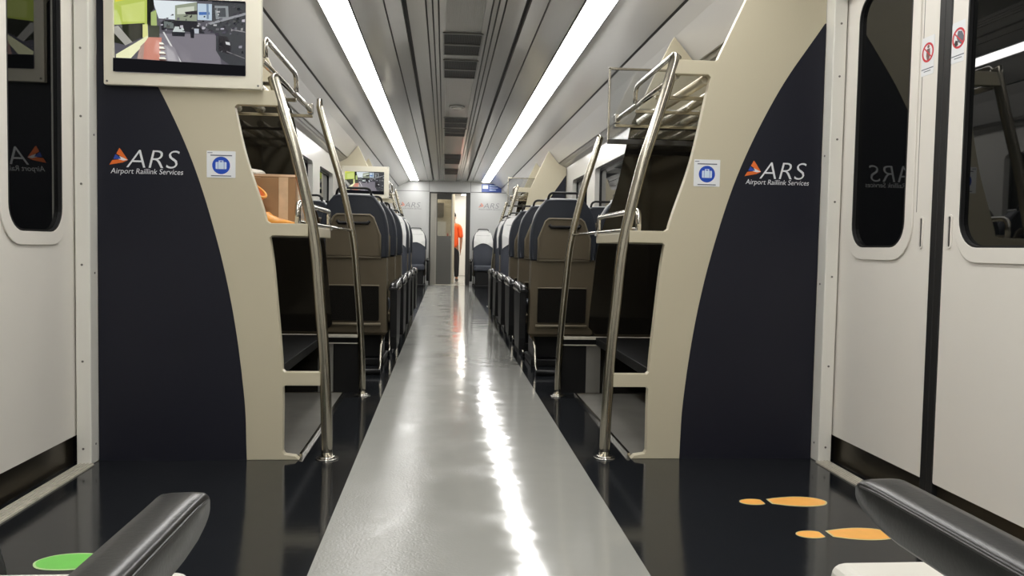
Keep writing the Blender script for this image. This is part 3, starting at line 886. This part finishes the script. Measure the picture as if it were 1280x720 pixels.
# ------------------------------------------------------------------ seats
def make_seat(arm_side, aisle):
    """seat facing local +Y; rear of the shell at local y = 0; arm_side = -1 / +1"""
    t = thing('passenger_seat', 'x', 'seat')
    lean = lambda y, z: (y - max(0.0, (z - 0.30)) * 0.085)     # backrest leans back over its height
    W = 0.2175
    # taupe rear shell: lower tub
    b = MB()
    rings = []
    for z, w, d0, d1 in ((0.215, 0.205, 0.055, 0.17), (0.235, 0.222, 0.035, 0.17), (0.30, W, 0.025, 0.16), (0.50, W, 0.022, 0.14), (0.735, W, 0.022, 0.12)):
        rings.append([(w * a, lean(d0 if c < 0.5 else d1, z), z) for a, c in ((-1, 1), (-1, 0.6), (-1, 0.55), (-0.985, 0.05), (-0.93, 0), (0.93, 0), (0.985, 0.05), (1, 0.55), (1, 0.6), (1, 1))])
    b.loft(rings, True, False)
    b.build('lower_shell', M['shell'], t, True)
    # upholstered back: rounded shoulders, wraps round the shell
    prof = [(-W - 0.006, 0.745), (-W - 0.008, 0.90), (-W + 0.004, 0.99), (-W + 0.030, 1.065), (-W + 0.075, 1.128), (-0.10, 1.150), (0.10, 1.150), (W - 0.075, 1.128), (W - 0.030, 1.065), (W - 0.004, 0.99), (W + 0.008, 0.90), (W + 0.006, 0.745)]
    sp = spline(prof, 3)
    cx = lambda p, k: (p[0] * k, 0.745 + (p[1] - 0.745) * (1 - (1 - k) * 0.45))
    rr = []
    for yo, k in ((0.018, 0.90), (0.010, 0.95), (0.018, 0.985), (0.045, 1.0), (0.085, 1.0), (0.112, 0.985), (0.125, 0.94), (0.128, 0.88)):
        ring = []
        for p in sp:
            x, z = cx(p, k)
            ring.append((x, lean(yo, z), z))
        rr.append(ring)
    MB().loft(rr).build('headrest', M['uph'], t, True)
    # upper taupe insert with pale piping
    ins = [(-0.172, 0.748), (-0.172, 0.885), (-0.128, 1.000), (-0.105, 1.018), (0.105, 1.018), (0.128, 1.000), (0.172, 0.885), (0.172, 0.748)]
    MB().plate(ins, (), (0, 0.02, 0), lambda u, v: (u, lean(-0.004, v), v), 0.003).build('upper_shell', M['shell'], t, True)
    MB().tube([(u * 1.015, lean(-0.006, v), v) for u, v in ins], 0.0062, 8).build('piping', M['shell_l'], t, True)
    MB().tube([(-0.178, lean(0.012, 0.742), 0.742), (0.178, lean(0.012, 0.742), 0.742)], 0.0105, 8).build('shell_ledge', M['shell_l'], t, True)
    # dark recessed pull slot
    MB().tube([(-0.105, lean(-0.008, 0.978), 0.978), (-0.092, lean(-0.012, 0.962), 0.962), (0.092, lean(-0.012, 0.962), 0.962), (0.105, lean(-0.008, 0.978), 0.978)], 0.011, 8).build('pull_slot', M['black'], t, True)
    # net pocket
    MB().plate(rrect(-0.165, 0.165, 0.315, 0.548, 0.01, 3), (), (0, 0.012, 0), lambda u, v: (u, lean(0.012, v), v)).build('net_pocket', M['net'], t, True)
    MB().tube([(-0.176, lean(0.016, 0.29), 0.292), (0.176, lean(0.016, 0.29), 0.292)], 0.0095, 8).tube([(-0.168, lean(0.014, 0.55), 0.552), (0.168, lean(0.014, 0.55), 0.552)], 0.005, 8).build('pocket_rim', M['shell_l'], t, True)
    # backrest upholstery (front), cushion
    rings = []
    for z, w, d in ((0.40, 0.200, 0.20), (0.46, 0.205, 0.215), (0.60, 0.208, 0.215), (0.80, 0.205, 0.20), (0.98, 0.198, 0.185), (1.06, 0.176, 0.170)):
        rings.append([(w * a, lean(0.115 + (d - 0.115) * c, z), z) for a, c in ((-1, 0), (-1, 0.6), (-0.86, 1), (-0.4, 0.86), (0.4, 0.86), (0.86, 1), (1, 0.6), (1, 0))])
    MB().loft(rings).build('backrest', M['uph_f'], t, True)
    MB().box(-0.202, 0.202, 0.155, 0.62, 0.335, 0.445, 0.035, 3).build('seat_cushion', M['uph_f'], t, True)
    # white cloth over the top and front of the headrest
    pts = []
    for k in range(13):
        x = -0.19 + 0.38 * k / 12
        pts.append((x, 0.80 + 0.10 * math.cos((k - 6) / 6 * 1.45)))
    outer = [(-0.195, 0.80), (-0.198, 0.95), (-0.178, 1.06), (-0.145, 1.122), (-0.09, 1.146), (0.09, 1.146), (0.145, 1.122), (0.178, 1.06), (0.198, 0.95), (0.195, 0.80)] + [(x, z) for x, z in reversed(pts)]
    cb = MB().plate(outer, (), (0, 0.004, 0), lambda u, v: (u, lean(0.206 - max(0, v - 0.97) * 0.42, v), v))
    cb.box(-0.125, 0.125, lean(0.055, 1.15), lean(0.128, 1.15), 1.143, 1.158, 0.005)
    cb.build('headrest_cover', M['cover'], t, True)
    # black carrying grip on the top
    zt = 1.152
    yy = lean(0.035, 1.16)
    MB().tube([(-0.115, yy, zt - 0.015)] + arc((-0.108, yy, zt + 0.018), (-0.10, yy, zt + 0.038), (-0.075, yy, zt + 0.040), 4) + arc((0.075, yy, zt + 0.040), (0.10, yy, zt + 0.038), (0.108, yy, zt + 0.018), 4) + [(0.115, yy, zt - 0.015)], 0.0085, 10).build('top_grip', M['black'], t, True)
    # armrest and its side board
    ax = arm_side * (0.258 if aisle else 0.2285)
    aw = 0.031 if aisle else 0.010
    ya = 0.05 if aisle else 0.16
    arm = MB()
    rings = []
    for y, zt_, zb in ((ya, 0.535, 0.518), (ya + 0.02, 0.556, 0.512), (ya + 0.06, 0.568, 0.510), (0.42, 0.580, 0.51), (0.50, 0.576, 0.512), (0.535, 0.56, 0.515), (0.548, 0.542, 0.522)):
        rings.append([(ax + aw * a, y, zb + (zt_ - zb) * c) for a, c in ((-1, 0.1), (-1, 0.6), (-0.75, 0.92), (-0.3, 1), (0.3, 1), (0.75, 0.92), (1, 0.6), (1, 0.1), (0.7, 0), (-0.7, 0))])
    am = arm.loft(rings).build('armrest', M['armpad'], t, True)
    MB().plate([(ya + 0.012, 0.520), (0.50, 0.520), (0.53, 0.47), (0.47, 0.20), (0.40, 0.115), (ya + 0.05, 0.115), (ya + 0.025, 0.20)], (), (aw * 1.5, 0, 0), lambda u, v: (ax - aw * 0.75, u, v), 0.006).build('side_board', M['black'], am, True)
    # pedestal, rear footrest tubes
    MB().box(-0.17, 0.17, 0.16, 0.52, 0.05, 0.33, 0.01).box(-0.19, 0.19, 0.12, 0.56, 0.0005, 0.05, 0.008).build('pedestal', M['black'], t, True)
    for sx in (-1, 1):
        X = sx * 0.190
        MB().tube(arc((X, 0.14, 0.205), (X, -0.06, 0.215), (X, -0.10, 0.15), 6) + spline([(X, -0.112, 0.12), (X, -0.16, 0.06), (X, -0.24, 0.026), (X, -0.30, 0.020)], 4)[0:], 0.010, 10).build('footrest_tube', M['steel'], t, True)
    MB().tube([(-0.205, -0.30, 0.020), (0.205, -0.30, 0.020)], 0.018, 10).build('footrest_bar', M['black'], t, True)
    return t

protos = {}
def place_seat(s, kind, y, away, label):
    cxx = s * (0.698 if kind == 'aisle' else 1.150)
    arm = -s if away else s
    key = (arm, kind)
    if key not in protos:
        protos[key] = make_seat(arm, kind == 'aisle')
        o = protos[key]
    else:
        o = copy_tree(protos[key])
    o.location = (cxx, y, 0)
    o.rotation_euler = (0, 0, 0 if away else PI)
    o['label'] = label
    o['group'] = 'rows of passenger seats'
ordn = ['first', 'second', 'third']
for s, side in ((-1, 'left'), (1, 'right')):
    for i in range(3):
        for kind in ('aisle', 'window'):
            place_seat(s, kind, 5.45 + 0.9 * i, True, 'taupe-backed %s seat in the %s row behind the %s luggage rack' % (kind, ordn[i], side))
    for kind in ('aisle', 'window'):
        place_seat(s, kind, 9.57, False, 'white-covered %s seat with its back against the %s distant luggage rack' % (kind, side))
        place_seat(s, kind, 8.67, False, 'white-covered %s seat facing the taupe-backed rows, one row before the %s distant luggage rack' % (kind, side))
        place_seat(s, kind, 16.95, False, 'white-covered %s seat against the end wall, %s of the doorway' % (kind, side))

# ------------------------------------------------------------------ the two seats nearest the viewer
def near_seat(s, side):
    t = thing('front_seat', 'pale-cushioned seat with black armrest, cut off at the bottom %s corner' % side, 'seat', (s * 0.66, 0.75, 0), 'seats at the very front')
    ax = -0.361 if s < 0 else 0.375
    aw = 0.0245
    dz = -0.010 if s < 0 else 0.0
    rings = []
    for y, zt, zb in ((0.10, 0.579, 0.530), (0.60, 0.579, 0.530), (0.76, 0.579, 0.531), (0.80, 0.579, 0.535), (0.824, 0.5785, 0.542), (0.834, 0.577, 0.547), (0.839, 0.573, 0.552), (0.841, 0.568, 0.557)):
        rings.append([(ax + aw * a, y, dz + zb + (zt - zb) * c) for a, c in ((-1, 0.10), (-1, 0.76), (-0.96, 0.87), (-0.85, 0.93), (-0.4, 0.98), (0.4, 1.0), (0.85, 0.97), (0.96, 0.90), (1, 0.78), (1, 0.10), (0.85, 0), (-0.85, 0))])
    am = MB().loft(rings).build('armrest', M['blackleather'], t)
    q = MB()
    for a in (-1, 1):
        q.tube([(ax + a * aw * 0.97, y, z + dz) for y, z in ((0.12, 0.571), (0.6, 0.571), (0.76, 0.571), (0.80, 0.571), (0.832, 0.569))], 0.0016, 8)
    q.build('seam_piping', M['blackleather'], am)
    MB().box(min(s * (0.424 if s > 0 else 0.412), s * 0.79), max(s * (0.424 if s > 0 else 0.412), s * 0.79), 0.30, 1.048, 0.30, 0.404, 0.020, 4).build('seat_cushion', M['cushion_w'], t)
    MB().box(min(s * 0.43, s * 0.78), max(s * 0.43, s * 0.78), 0.34, 0.97, 0.10, 0.30, 0.02).box(min(s * 0.47, s * 0.74), max(s * 0.47, s * 0.74), 0.40, 0.90, 0.0005, 0.11, 0.01).build('pedestal', M['black'], t)
    MB().box(ax - 0.018, ax + 0.018, 0.16, 0.30, 0.22, 0.532 + dz, 0.006).box(min(ax, s * 0.44), max(ax, s * 0.44), 0.18, 0.28, 0.22, 0.28, 0.004).build('armrest_bracket', M['armside'], am)
    if s < 0:
        # dark padded end board on the wall side of the left seat
        bd = MB().plate([(0.30, 0.0005), (1.42, 0.0005), (1.41, 0.10), (1.367, 0.25), (1.322, 0.365), (1.300, 0.394), (1.25, 0.405), (0.30, 0.44)], (), (-0.05, 0, 0), YZ(-0.797), 0.010)
        bd.build('end_board', M['blackleather'], t)
    return t
near_seat(-1, 'left')
near_seat(1, 'right')

# ------------------------------------------------------------------ footprints stuck to the floor
def footprint(x, y, length, toe, m, medge, label, wid=0.105):
    """print whose heel is at x and whose toe points along toe (+1 / -1 in X)"""
    b = MB()
    heel = [(0.045 + 0.045 * math.cos(a), 0.033 * math.sin(a)) for a in [2 * PI * k / 24 for k in range(24)]]
    heel = [(min(u, 0.078), v) for u, v in heel]
    so = spline([(0.100, 0.030), (0.15, 0.046), (0.21, 0.054), (0.265, 0.040), (0.292, 0.0), (0.268, -0.042), (0.21, -0.055), (0.15, -0.045), (0.100, -0.022)], 4)
    k = length / 0.29
    kw = wid / 0.11
    for loop in (heel, so):
        cx = sum(p[0] for p in loop) / len(loop)
        cy = sum(p[1] for p in loop) / len(loop)
        mp = lambda z: (lambda u, v: (x + toe * u * k, y + v * kw, z))
        b.use(medge).plate(loop, (), (0, 0, 0.0006), mp(0.0004))
        inner = [(cx + (u - cx) * 0.94, cy + (v - cy) * 0.88) for u, v in loop]
        b.use(m).plate(inner, (), (0, 0, 0.0005), mp(0.0011))
    tag(b.build('floor_footprint'), label, 'floor sticker', 'footprint stickers')
footprint(0.876, 2.552, 0.292, 1, M['foot_o'], M['foot_edge'], 'orange footprint sticker nearer the navy panel on the right dark floor')
footprint(0.932, 2.247, 0.292, 1, M['foot_o'], M['foot_edge'], 'orange footprint sticker partly behind the right black armrest')
footprint(-0.825, 2.115, 0.30, -1, M['foot_g'], M['foot_edge_g'], 'green footprint sticker on the floor beside the left black armrest', 0.115)

# ------------------------------------------------------------------ luggage on the left shelf
t = thing('cardboard_box', 'brown taped cardboard box standing on the left luggage shelf', 'box', (-0.85, 3.45, 0.8945))
MB().box(-0.965, -0.705, 3.36, 3.60, 0.8948, 1.085, 0.004).build('carton', M['card'], t)
b = MB()
b.box(-0.772, -0.735, 3.3585, 3.6015, 0.8952, 1.0868, 0.0005).box(-0.7055, -0.7035, 3.40, 3.56, 0.8952, 1.0868, 0.0004).build('tape', M['tape'], t)
b = MB()
b.plate([(-0.962, 3.362), (-0.70, 3.362), (-0.70, 3.40), (-0.962, 3.41)], (), (0, 0, 0.004), lambda u, v: (u, v, 1.0856 + (v - 3.362) * 0.3))
b.build('flap', M['card'], t)
b = MB()
rg = random.Random(3)
rings = []
for k in range(7):
    z = 1.090 + 0.032 * k / 6
    r = 0.055 * math.sin((k + 0.7) / 7.4 * PI) + 0.008
    rings.append([(-0.905 + r * 1.2 * math.cos(a) * rg.uniform(0.7, 1.2), 3.44 + r * 0.8 * math.sin(a) * rg.uniform(0.7, 1.2), z + rg.uniform(-0.003, 0.003)) for a in [2 * PI * q / 12 for q in range(12)]])
b.loft(rings, True, False).build('crumpled_paper', M['paper'], t)
# orange plastic tub tipped towards the aisle, amber parcel in front of the carton
t = thing('orange_bucket', 'orange plastic bucket lying tilted beside the brown carton', 'bucket', (-0.87, 3.26, 0.8945))
ax = Vector((0.55, -0.25, 0.80)).normalized()
base = Vector((-0.905, 3.27, 0.935))
def ring_pts(c, a, r, n=24):
    u = a.cross(Vector((0, 0, 1))).normalized()
    w = a.cross(u)
    return [tuple(c + (u * math.cos(2 * PI * k / n) + w * math.sin(2 * PI * k / n)) * r) for k in range(n)]
b = MB()
b.loft([ring_pts(base, ax, 0.034), ring_pts(base + ax * 0.04, ax, 0.040), ring_pts(base + ax * 0.115, ax, 0.050), ring_pts(base + ax * 0.115, ax, 0.047), ring_pts(base + ax * 0.04, ax, 0.037), ring_pts(base + ax * 0.01, ax, 0.031)])
b.build('tub', M['bag_o'], t)
MB().tube(ring_pts(base + ax * 0.116, ax, 0.0505), 0.005, 8, True).build('rim', M['bag_y'], t)
b = MB()
rings = []
for k, (z, w, d) in enumerate(((0.895, 0.070, 0.032), (0.905, 0.078, 0.038), (0.918, 0.070, 0.034), (0.928, 0.040, 0.022), (0.931, 0.012, 0.008))):
    rings.append([(-0.765 + w * math.cos(a) * (1 + 0.05 * math.sin(5 * a)) + (0.931 - z) * 0.5 - 0.01, 3.255 + d * math.sin(a), z + 0.012 * (-math.cos(a)) * (k > 1)) for a in [2 * PI * q / 20 for q in range(20)]])
tag(b.loft(rings).build('amber_parcel', M['bag_y']), 'small amber wrapped parcel on the shelf edge before the brown carton', 'parcel')

# ------------------------------------------------------------------ end wall with the half-open door
b = MB()
b.use(M['endw'])
b.plate([(-1.5, 0), (-0.435, 0), (-0.435, 1.97), (0.432, 1.97), (0.432, 0), (1.5, 0), (1.5, 2.25), (-1.5, 2.25)], (), (0, 0.05, 0), XZ(YE))
b.use(M['groove'])
for x0, x1 in ((-1.37, -0.436), (0.433, 1.37)):
    b.box(x0, x1, YE - 0.0015, YE + 0.001, 1.975, 1.983)
b.box(-0.44, -0.434, YE - 0.0015, YE + 0.001, 1.97, 2.19).box(0.431, 0.437, YE - 0.0015, YE + 0.001, 1.97, 2.19)
ew = struct(b.build('wall_far'))
b = MB()
b.use(M['darkframe'])
b.box(-0.434, 0.431, YE - 0.012, YE + 0.10, 1.935, 1.969).box(0.340, 0.431, YE - 0.012, YE + 0.10, 0.002, 1.935).box(-0.434, -0.405, YE - 0.012, YE + 0.10, 0.002, 1.935)
b.use(M['jamb']).box(-0.405, -0.296, YE - 0.004, YE + 0.085, 0.002, 1.935)
struct(b.build('trim_doorway'))
b = MB()
b.use(M['leaf']).plate([(-0.294, 0.012), (0.056, 0.012), (0.056, 1.932), (-0.294, 1.932)], [rrect(-0.262, 0.030, 1.04, 1.815, 0.02, 3)], (0, 0.03, 0), XZ(YE + 0.03))
b.use(M['jamb']).box(-0.294, -0.276, YE + 0.024, YE + 0.0295, 0.014, 1.93).box(0.036, 0.056, YE + 0.024, YE + 0.0295, 0.014, 1.93)
b.use(M['darkframe']).box(-0.274, 0.034, YE + 0.025, YE + 0.0295, 1.82, 1.93)
dl = struct(b.build('door_5'))
MB().plate(rrect(-0.266, 0.034, 1.036, 1.819, 0.02, 3), (), (0, 0.006, 0), XZ(YE + 0.042)).build('door_pane', M['doorglass'], dl)
MB().box(0.018, 0.030, YE + 0.012, YE + 0.0295, 0.95, 1.15, 0.004).build('door_handle', M['chrome'], dl)
struct(MB().box(-0.40, 0.34, YE - 0.01, YE + 0.12, 0.0, 0.006).build('trim_threshold', M['alu']))

def wall_logo(x0, x1, z0, z1, label):
    o = logo(None, x0, x1, z0, z1, YE - 0.0015, True)
    o.name = 'wall_logo'
    tag(o, label, 'logo', 'faded end-wall logos')
wall_logo(-1.06, -0.60, 1.585, 1.745, 'faded red and grey logo on the end wall left of the doorway')
wall_logo(0.60, 1.07, 1.60, 1.76, 'faded red and grey logo on the end wall below the blue sign')
t = MB()
t.use(M['signb']).box(0.665, 1.085, YE - 0.022, YE - 0.002, 1.985, 2.165, 0.004)
t.use(M['stk_lb'])
t.box(0.690, 0.80, YE - 0.0235, YE - 0.022, 2.06, 2.13)
for k in range(3):
    t.box(0.83, 1.05 - 0.04 * k, YE - 0.0235, YE - 0.022, 2.118 - 0.045 * k, 2.128 - 0.045 * k)
tag(t.build('blue_sign'), 'blue sign with pale lines high on the end wall', 'sign')

# ------------------------------------------------------------------ the next carriage seen through the doorway
Z0 = YE + 0.12
b = MB().box(-1.5, 1.5, YE + 0.05, YE + 6.0, -0.06, -0.002)
struct(b.build('floor_next', M['plat']))
b = MB()
b.box(-1.5, -1.45, YE + 0.06, YE + 6.0, 0, 2.3).box(1.45, 1.5, YE + 0.06, YE + 6.0, 0, 2.3).box(-1.5, 1.5, YE + 6.0, YE + 6.05, 0, 2.3)
struct(b.build('wall_next', M['wallw']))
b = MB().box(-1.5, 1.5, YE + 0.06, YE + 6.0, 2.28, 2.33)
struct(b.build('ceiling_next', M['ceil']))
nl = emis('next_tube', (1.0, 0.96, 0.88, 1), 26.0)
for x, lab in ((0.45, 'strip light on the next carriage ceiling, seen through the doorway gap'), (-0.45, 'strip light on the next carriage ceiling, hidden behind the door leaf')):
    tag(MB().box(x - 0.09, x + 0.09, YE + 0.5, YE + 5.6, 2.262, 2.279, 0.004).build('ceiling_light', nl), lab, 'light')
# panelled cabinet behind the glazed door leaf
t = thing('cabinet', 'cream cabinet with grey meter box seen through the door window', 'cabinet', (-0.25, YE + 1.3, 0))
MB().box(-0.75, 0.115, YE + 1.1, YE + 1.5, 0.0, 2.05, 0.01).build('carcass', M['cabw'], t)
MB().box(-0.32, -0.13, YE + 1.05, YE + 1.0995, 1.47, 1.80, 0.008).build('meter_box', M['cabg'], t)
MB().box(-0.27, -0.08, YE + 1.085, YE + 1.0995, 1.00, 1.38, 0.006).build('notice_panel', M['stk_w'], t)
MB().box(-0.05, -0.02, YE + 1.06, YE + 1.0995, 1.0, 1.12, 0.006).build('red_extinguisher_tag', M['stk_r'], t)

# person in the doorway
def person(px, py):
    root = thing('person', 'person in orange shirt and dark trousers standing beyond the far doorway', 'person', (px, py, 0))
    def skin(name, verts, edges, radii, m, sub=2, parent=root, rootv=0):
        me = bpy.data.meshes.new(name)
        me.from_pydata([Vector(v) for v in verts], edges, [])
        o = bpy.data.objects.new(name, me)
        COL.objects.link(o)
        o.parent = parent
        md = o.modifiers.new('skin', 'SKIN')
        md.use_smooth_shade = True
        for i, r in enumerate(radii):
            sv = me.skin_vertices[0].data[i]
            sv.radius = r if isinstance(r, tuple) else (r, r)
            sv.use_root = (i == rootv)
        o.modifiers.new('sub', 'SUBSURF').levels = sub
        o.modifiers['sub'].render_levels = sub
        bpy.context.view_layer.update()
        dg = bpy.context.evaluated_depsgraph_get()
        me2 = bpy.data.meshes.new_from_object(o.evaluated_get(dg))
        o.modifiers.clear()
        o.data = me2
        me2.materials.clear()
        me2.materials.append(m)
        for p in me2.polygons:
            p.use_smooth = True
        return o
    # body (bare): head, neck, trunk, arms, legs
    V = [(0, 0, 0.93), (0, 0.005, 1.10), (0, 0.01, 1.28), (0, 0.0, 1.40), (0, -0.005, 1.47), (0, -0.012, 1.55), (0, -0.012, 1.64),
         (-0.17, 0.0, 1.36), (-0.215, 0.0, 1.10), (-0.205, -0.06, 0.87), (-0.200, -0.08, 0.78),
         (0.17, 0.0, 1.36), (0.215, 0.0, 1.10), (0.205, -0.06, 0.87), (0.200, -0.08, 0.78),
         (-0.09, 0, 0.86), (-0.105, -0.01, 0.48), (-0.11, 0.02, 0.09), (-0.115, -0.09, 0.035),
         (0.09, 0, 0.86), (0.105, -0.01, 0.48), (0.11, 0.02, 0.09), (0.115, -0.09, 0.035)]
    E_ = [(0, 1), (1, 2), (2, 3), (3, 4), (4, 5), (5, 6), (3, 7), (7, 8), (8, 9), (9, 10), (3, 11), (11, 12), (12, 13), (13, 14), (0, 15), (15, 16), (16, 17), (17, 18), (0, 19), (19, 20), (20, 21), (21, 22)]
    R = [(0.13, 0.10), (0.12, 0.095), (0.14, 0.10), (0.09, 0.07), 0.05, (0.072, 0.088), (0.066, 0.082),
         0.055, 0.042, 0.032, 0.026, 0.055, 0.042, 0.032, 0.026,
         0.085, 0.056, 0.04, 0.035, 0.085, 0.056, 0.04, 0.035]
    skin('body', V, E_, R, M['skin'])
    # clothes follow the body
    skin('shirt', [(0, 0, 0.80), (0, 0.005, 1.10), (0, 0.01, 1.28), (0, 0.0, 1.395), (-0.17, 0.0, 1.36), (-0.20, 0.0, 1.16), (-0.214, -0.005, 1.07), (0.17, 0.0, 1.36), (0.20, 0.0, 1.16), (0.214, -0.005, 1.07)],
         [(0, 1), (1, 2), (2, 3), (3, 4), (4, 5), (5, 6), (3, 7), (7, 8), (8, 9)],
         [(0.172, 0.13), (0.162, 0.125), (0.172, 0.125), (0.105, 0.085), 0.075, 0.066, 0.064, 0.075, 0.066, 0.064], M['shirt'])
    skin('trousers', [(0, 0, 0.93), (0, 0, 0.88), (-0.095, 0, 0.80), (-0.106, -0.01, 0.48), (-0.11, 0.015, 0.09), (0.095, 0, 0.80), (0.106, -0.01, 0.48), (0.11, 0.015, 0.09)],
         [(0, 1), (1, 2), (2, 3), (3, 4), (1, 5), (5, 6), (6, 7)], [(0.15, 0.115), (0.15, 0.115), 0.098, 0.075, 0.062, 0.098, 0.075, 0.062], M['trouser'])
    for sx in (-1, 1):
        b = MB()
        b.loft([[(sx * 0.112 + 0.046 * w * math.cos(a), y + 0.0 * math.sin(a), 0.004 + h * (0.5 + 0.5 * math.sin(a))) for a in [2 * PI * k / 16 for k in range(16)]] for y, w, h in ((0.075, 0.6, 0.05), (0.06, 0.85, 0.075), (0.0, 0.95, 0.085), (-0.08, 1.0, 0.06), (-0.15, 0.85, 0.045), (-0.175, 0.5, 0.03))])
        b.build('shoe', M['black'], root, True)
    # hair cap
    b = MB()
    rings = []
    for k in range(8):
        th = k / 7 * 1.75
        rings.append([(0.083 * math.sin(th + 0.02) * math.cos(a), -0.004 + 0.100 * math.sin(th + 0.02) * math.sin(a), 1.63 + 0.098 * math.cos(th)) for a in [2 * PI * q / 18 for q in range(18)]])
    rings = [[(x, y if y > -0.07 else -0.07 - (y + 0.07) * 0.0, z) for x, y, z in r] for r in rings]
    b.loft(rings).build('hair', M['hair'], root, True)
    # face: nose, eyes, ears, mouth on the head (towards -Y)
    f = MB()
    f.use(M['skin'])
    f.loft([[(0.012 * w * math.cos(a), -0.098 - d - 0.006 * math.sin(a), z) for a in [2 * PI * q / 8 for q in range(8)]] for z, w, d in ((1.600, 0.5, 0.0), (1.58, 0.9, 0.012), (1.568, 1.0, 0.014), (1.560, 0.6, 0.004))])
    for sx in (-1, 1):
        f.loft([[(sx * (0.074 + x), 0.004 + 0.016 * w * math.cos(a), 1.585 + 0.028 * w * math.sin(a)) for a in [2 * PI * q / 10 for q in range(10)]] for x, w in ((-0.006, 0.9), (0.006, 1.0), (0.012, 0.7))])
    f.use(M['hair'])
    for sx in (-1, 1):
        f.disc((sx * 0.030, -0.090, 1.603), (0, -1, 0), 0.009, 0.006, 10)
    f.use(M['stk_br']).box(-0.022, 0.022, -0.100, -0.090, 1.532, 1.540, 0.003)
    f.build('face', None, root, True)
    # hands
    for sx in (-1, 1):
        vv = [(sx * 0.200, -0.080, 0.78), (sx * 0.198, -0.088, 0.735)]
        ee = [(0, 1)]
        rr = [(0.020, 0.028), (0.016, 0.030)]
        for q, (dy, L) in enumerate(((-0.026, 0.062), (-0.009, 0.072), (0.008, 0.068), (0.024, 0.052))):
            i = len(vv)
            vv += [(sx * 0.197, -0.088 + dy, 0.712), (sx * 0.194, -0.090 + dy, 0.712 - L * 0.55), (sx * 0.184, -0.092 + dy, 0.712 - L)]
            ee += [(1, i), (i, i + 1), (i + 1, i + 2)]
            rr += [0.0085, 0.008, 0.0065]
        i = len(vv)
        vv += [(sx * 0.190, -0.116, 0.750), (sx * 0.184, -0.126, 0.712)]
        ee += [(0, i), (i, i + 1)]
        rr += [0.010, 0.008]
        skin('hand', vv, ee, rr, M['skin'], 1)
    return root
p_ = person(0.085, YE + 2.0)
p_.scale = (0.95, 0.95, 0.95)

# ------------------------------------------------------------------ camera
f_px, yaw, pitch, roll, cxx, ch = 1013.914, 0.08378, 0.0496, 0.0186, -0.10115, 0.82
cy, sy, cp, sp_, cr, sr = math.cos(yaw), math.sin(yaw), math.cos(pitch), math.sin(pitch), math.cos(roll), math.sin(roll)
R_ = Vector((cy, -sy, 0))
F_ = Vector((sy * cp, cy * cp, -sp_))
U_ = Vector((sy * sp_, cy * sp_, cp))
R2 = R_ * cr + U_ * sr
U2 = U_ * cr - R_ * sr
cam = bpy.data.objects.new('camera', bpy.data.cameras.new('camera'))
COL.objects.link(cam)
mt = Matrix((R2, U2, -F_)).transposed().to_4x4()
mt.translation = Vector((cxx, 0, ch))
cam.matrix_world = mt
cam.data.sensor_width = 36
cam.data.lens = f_px / 1280 * 36
cam.data.clip_start = 0.02
S.camera = cam

# ------------------------------------------------------------------ world (night outside) and view
w = bpy.data.worlds.new('night')
S.world = w
w.use_nodes = True
w.node_tree.nodes['Background'].inputs['Color'].default_value = (0.004, 0.005, 0.007, 1)
w.node_tree.nodes['Background'].inputs['Strength'].default_value = 1.0
S.view_settings.view_transform = 'Standard'
S.view_settings.look = 'None'
S.view_settings.gamma = 1.0
S.view_settings.exposure = 0.0
S.view_settings.use_curve_mapping = False
try:
    S.cycles.use_denoising = True
    S.cycles.max_bounces = 10
    S.cycles.diffuse_bounces = 5
    S.cycles.glossy_bounces = 5
    S.cycles.sample_clamp_indirect = 6.0
except Exception:
    pass
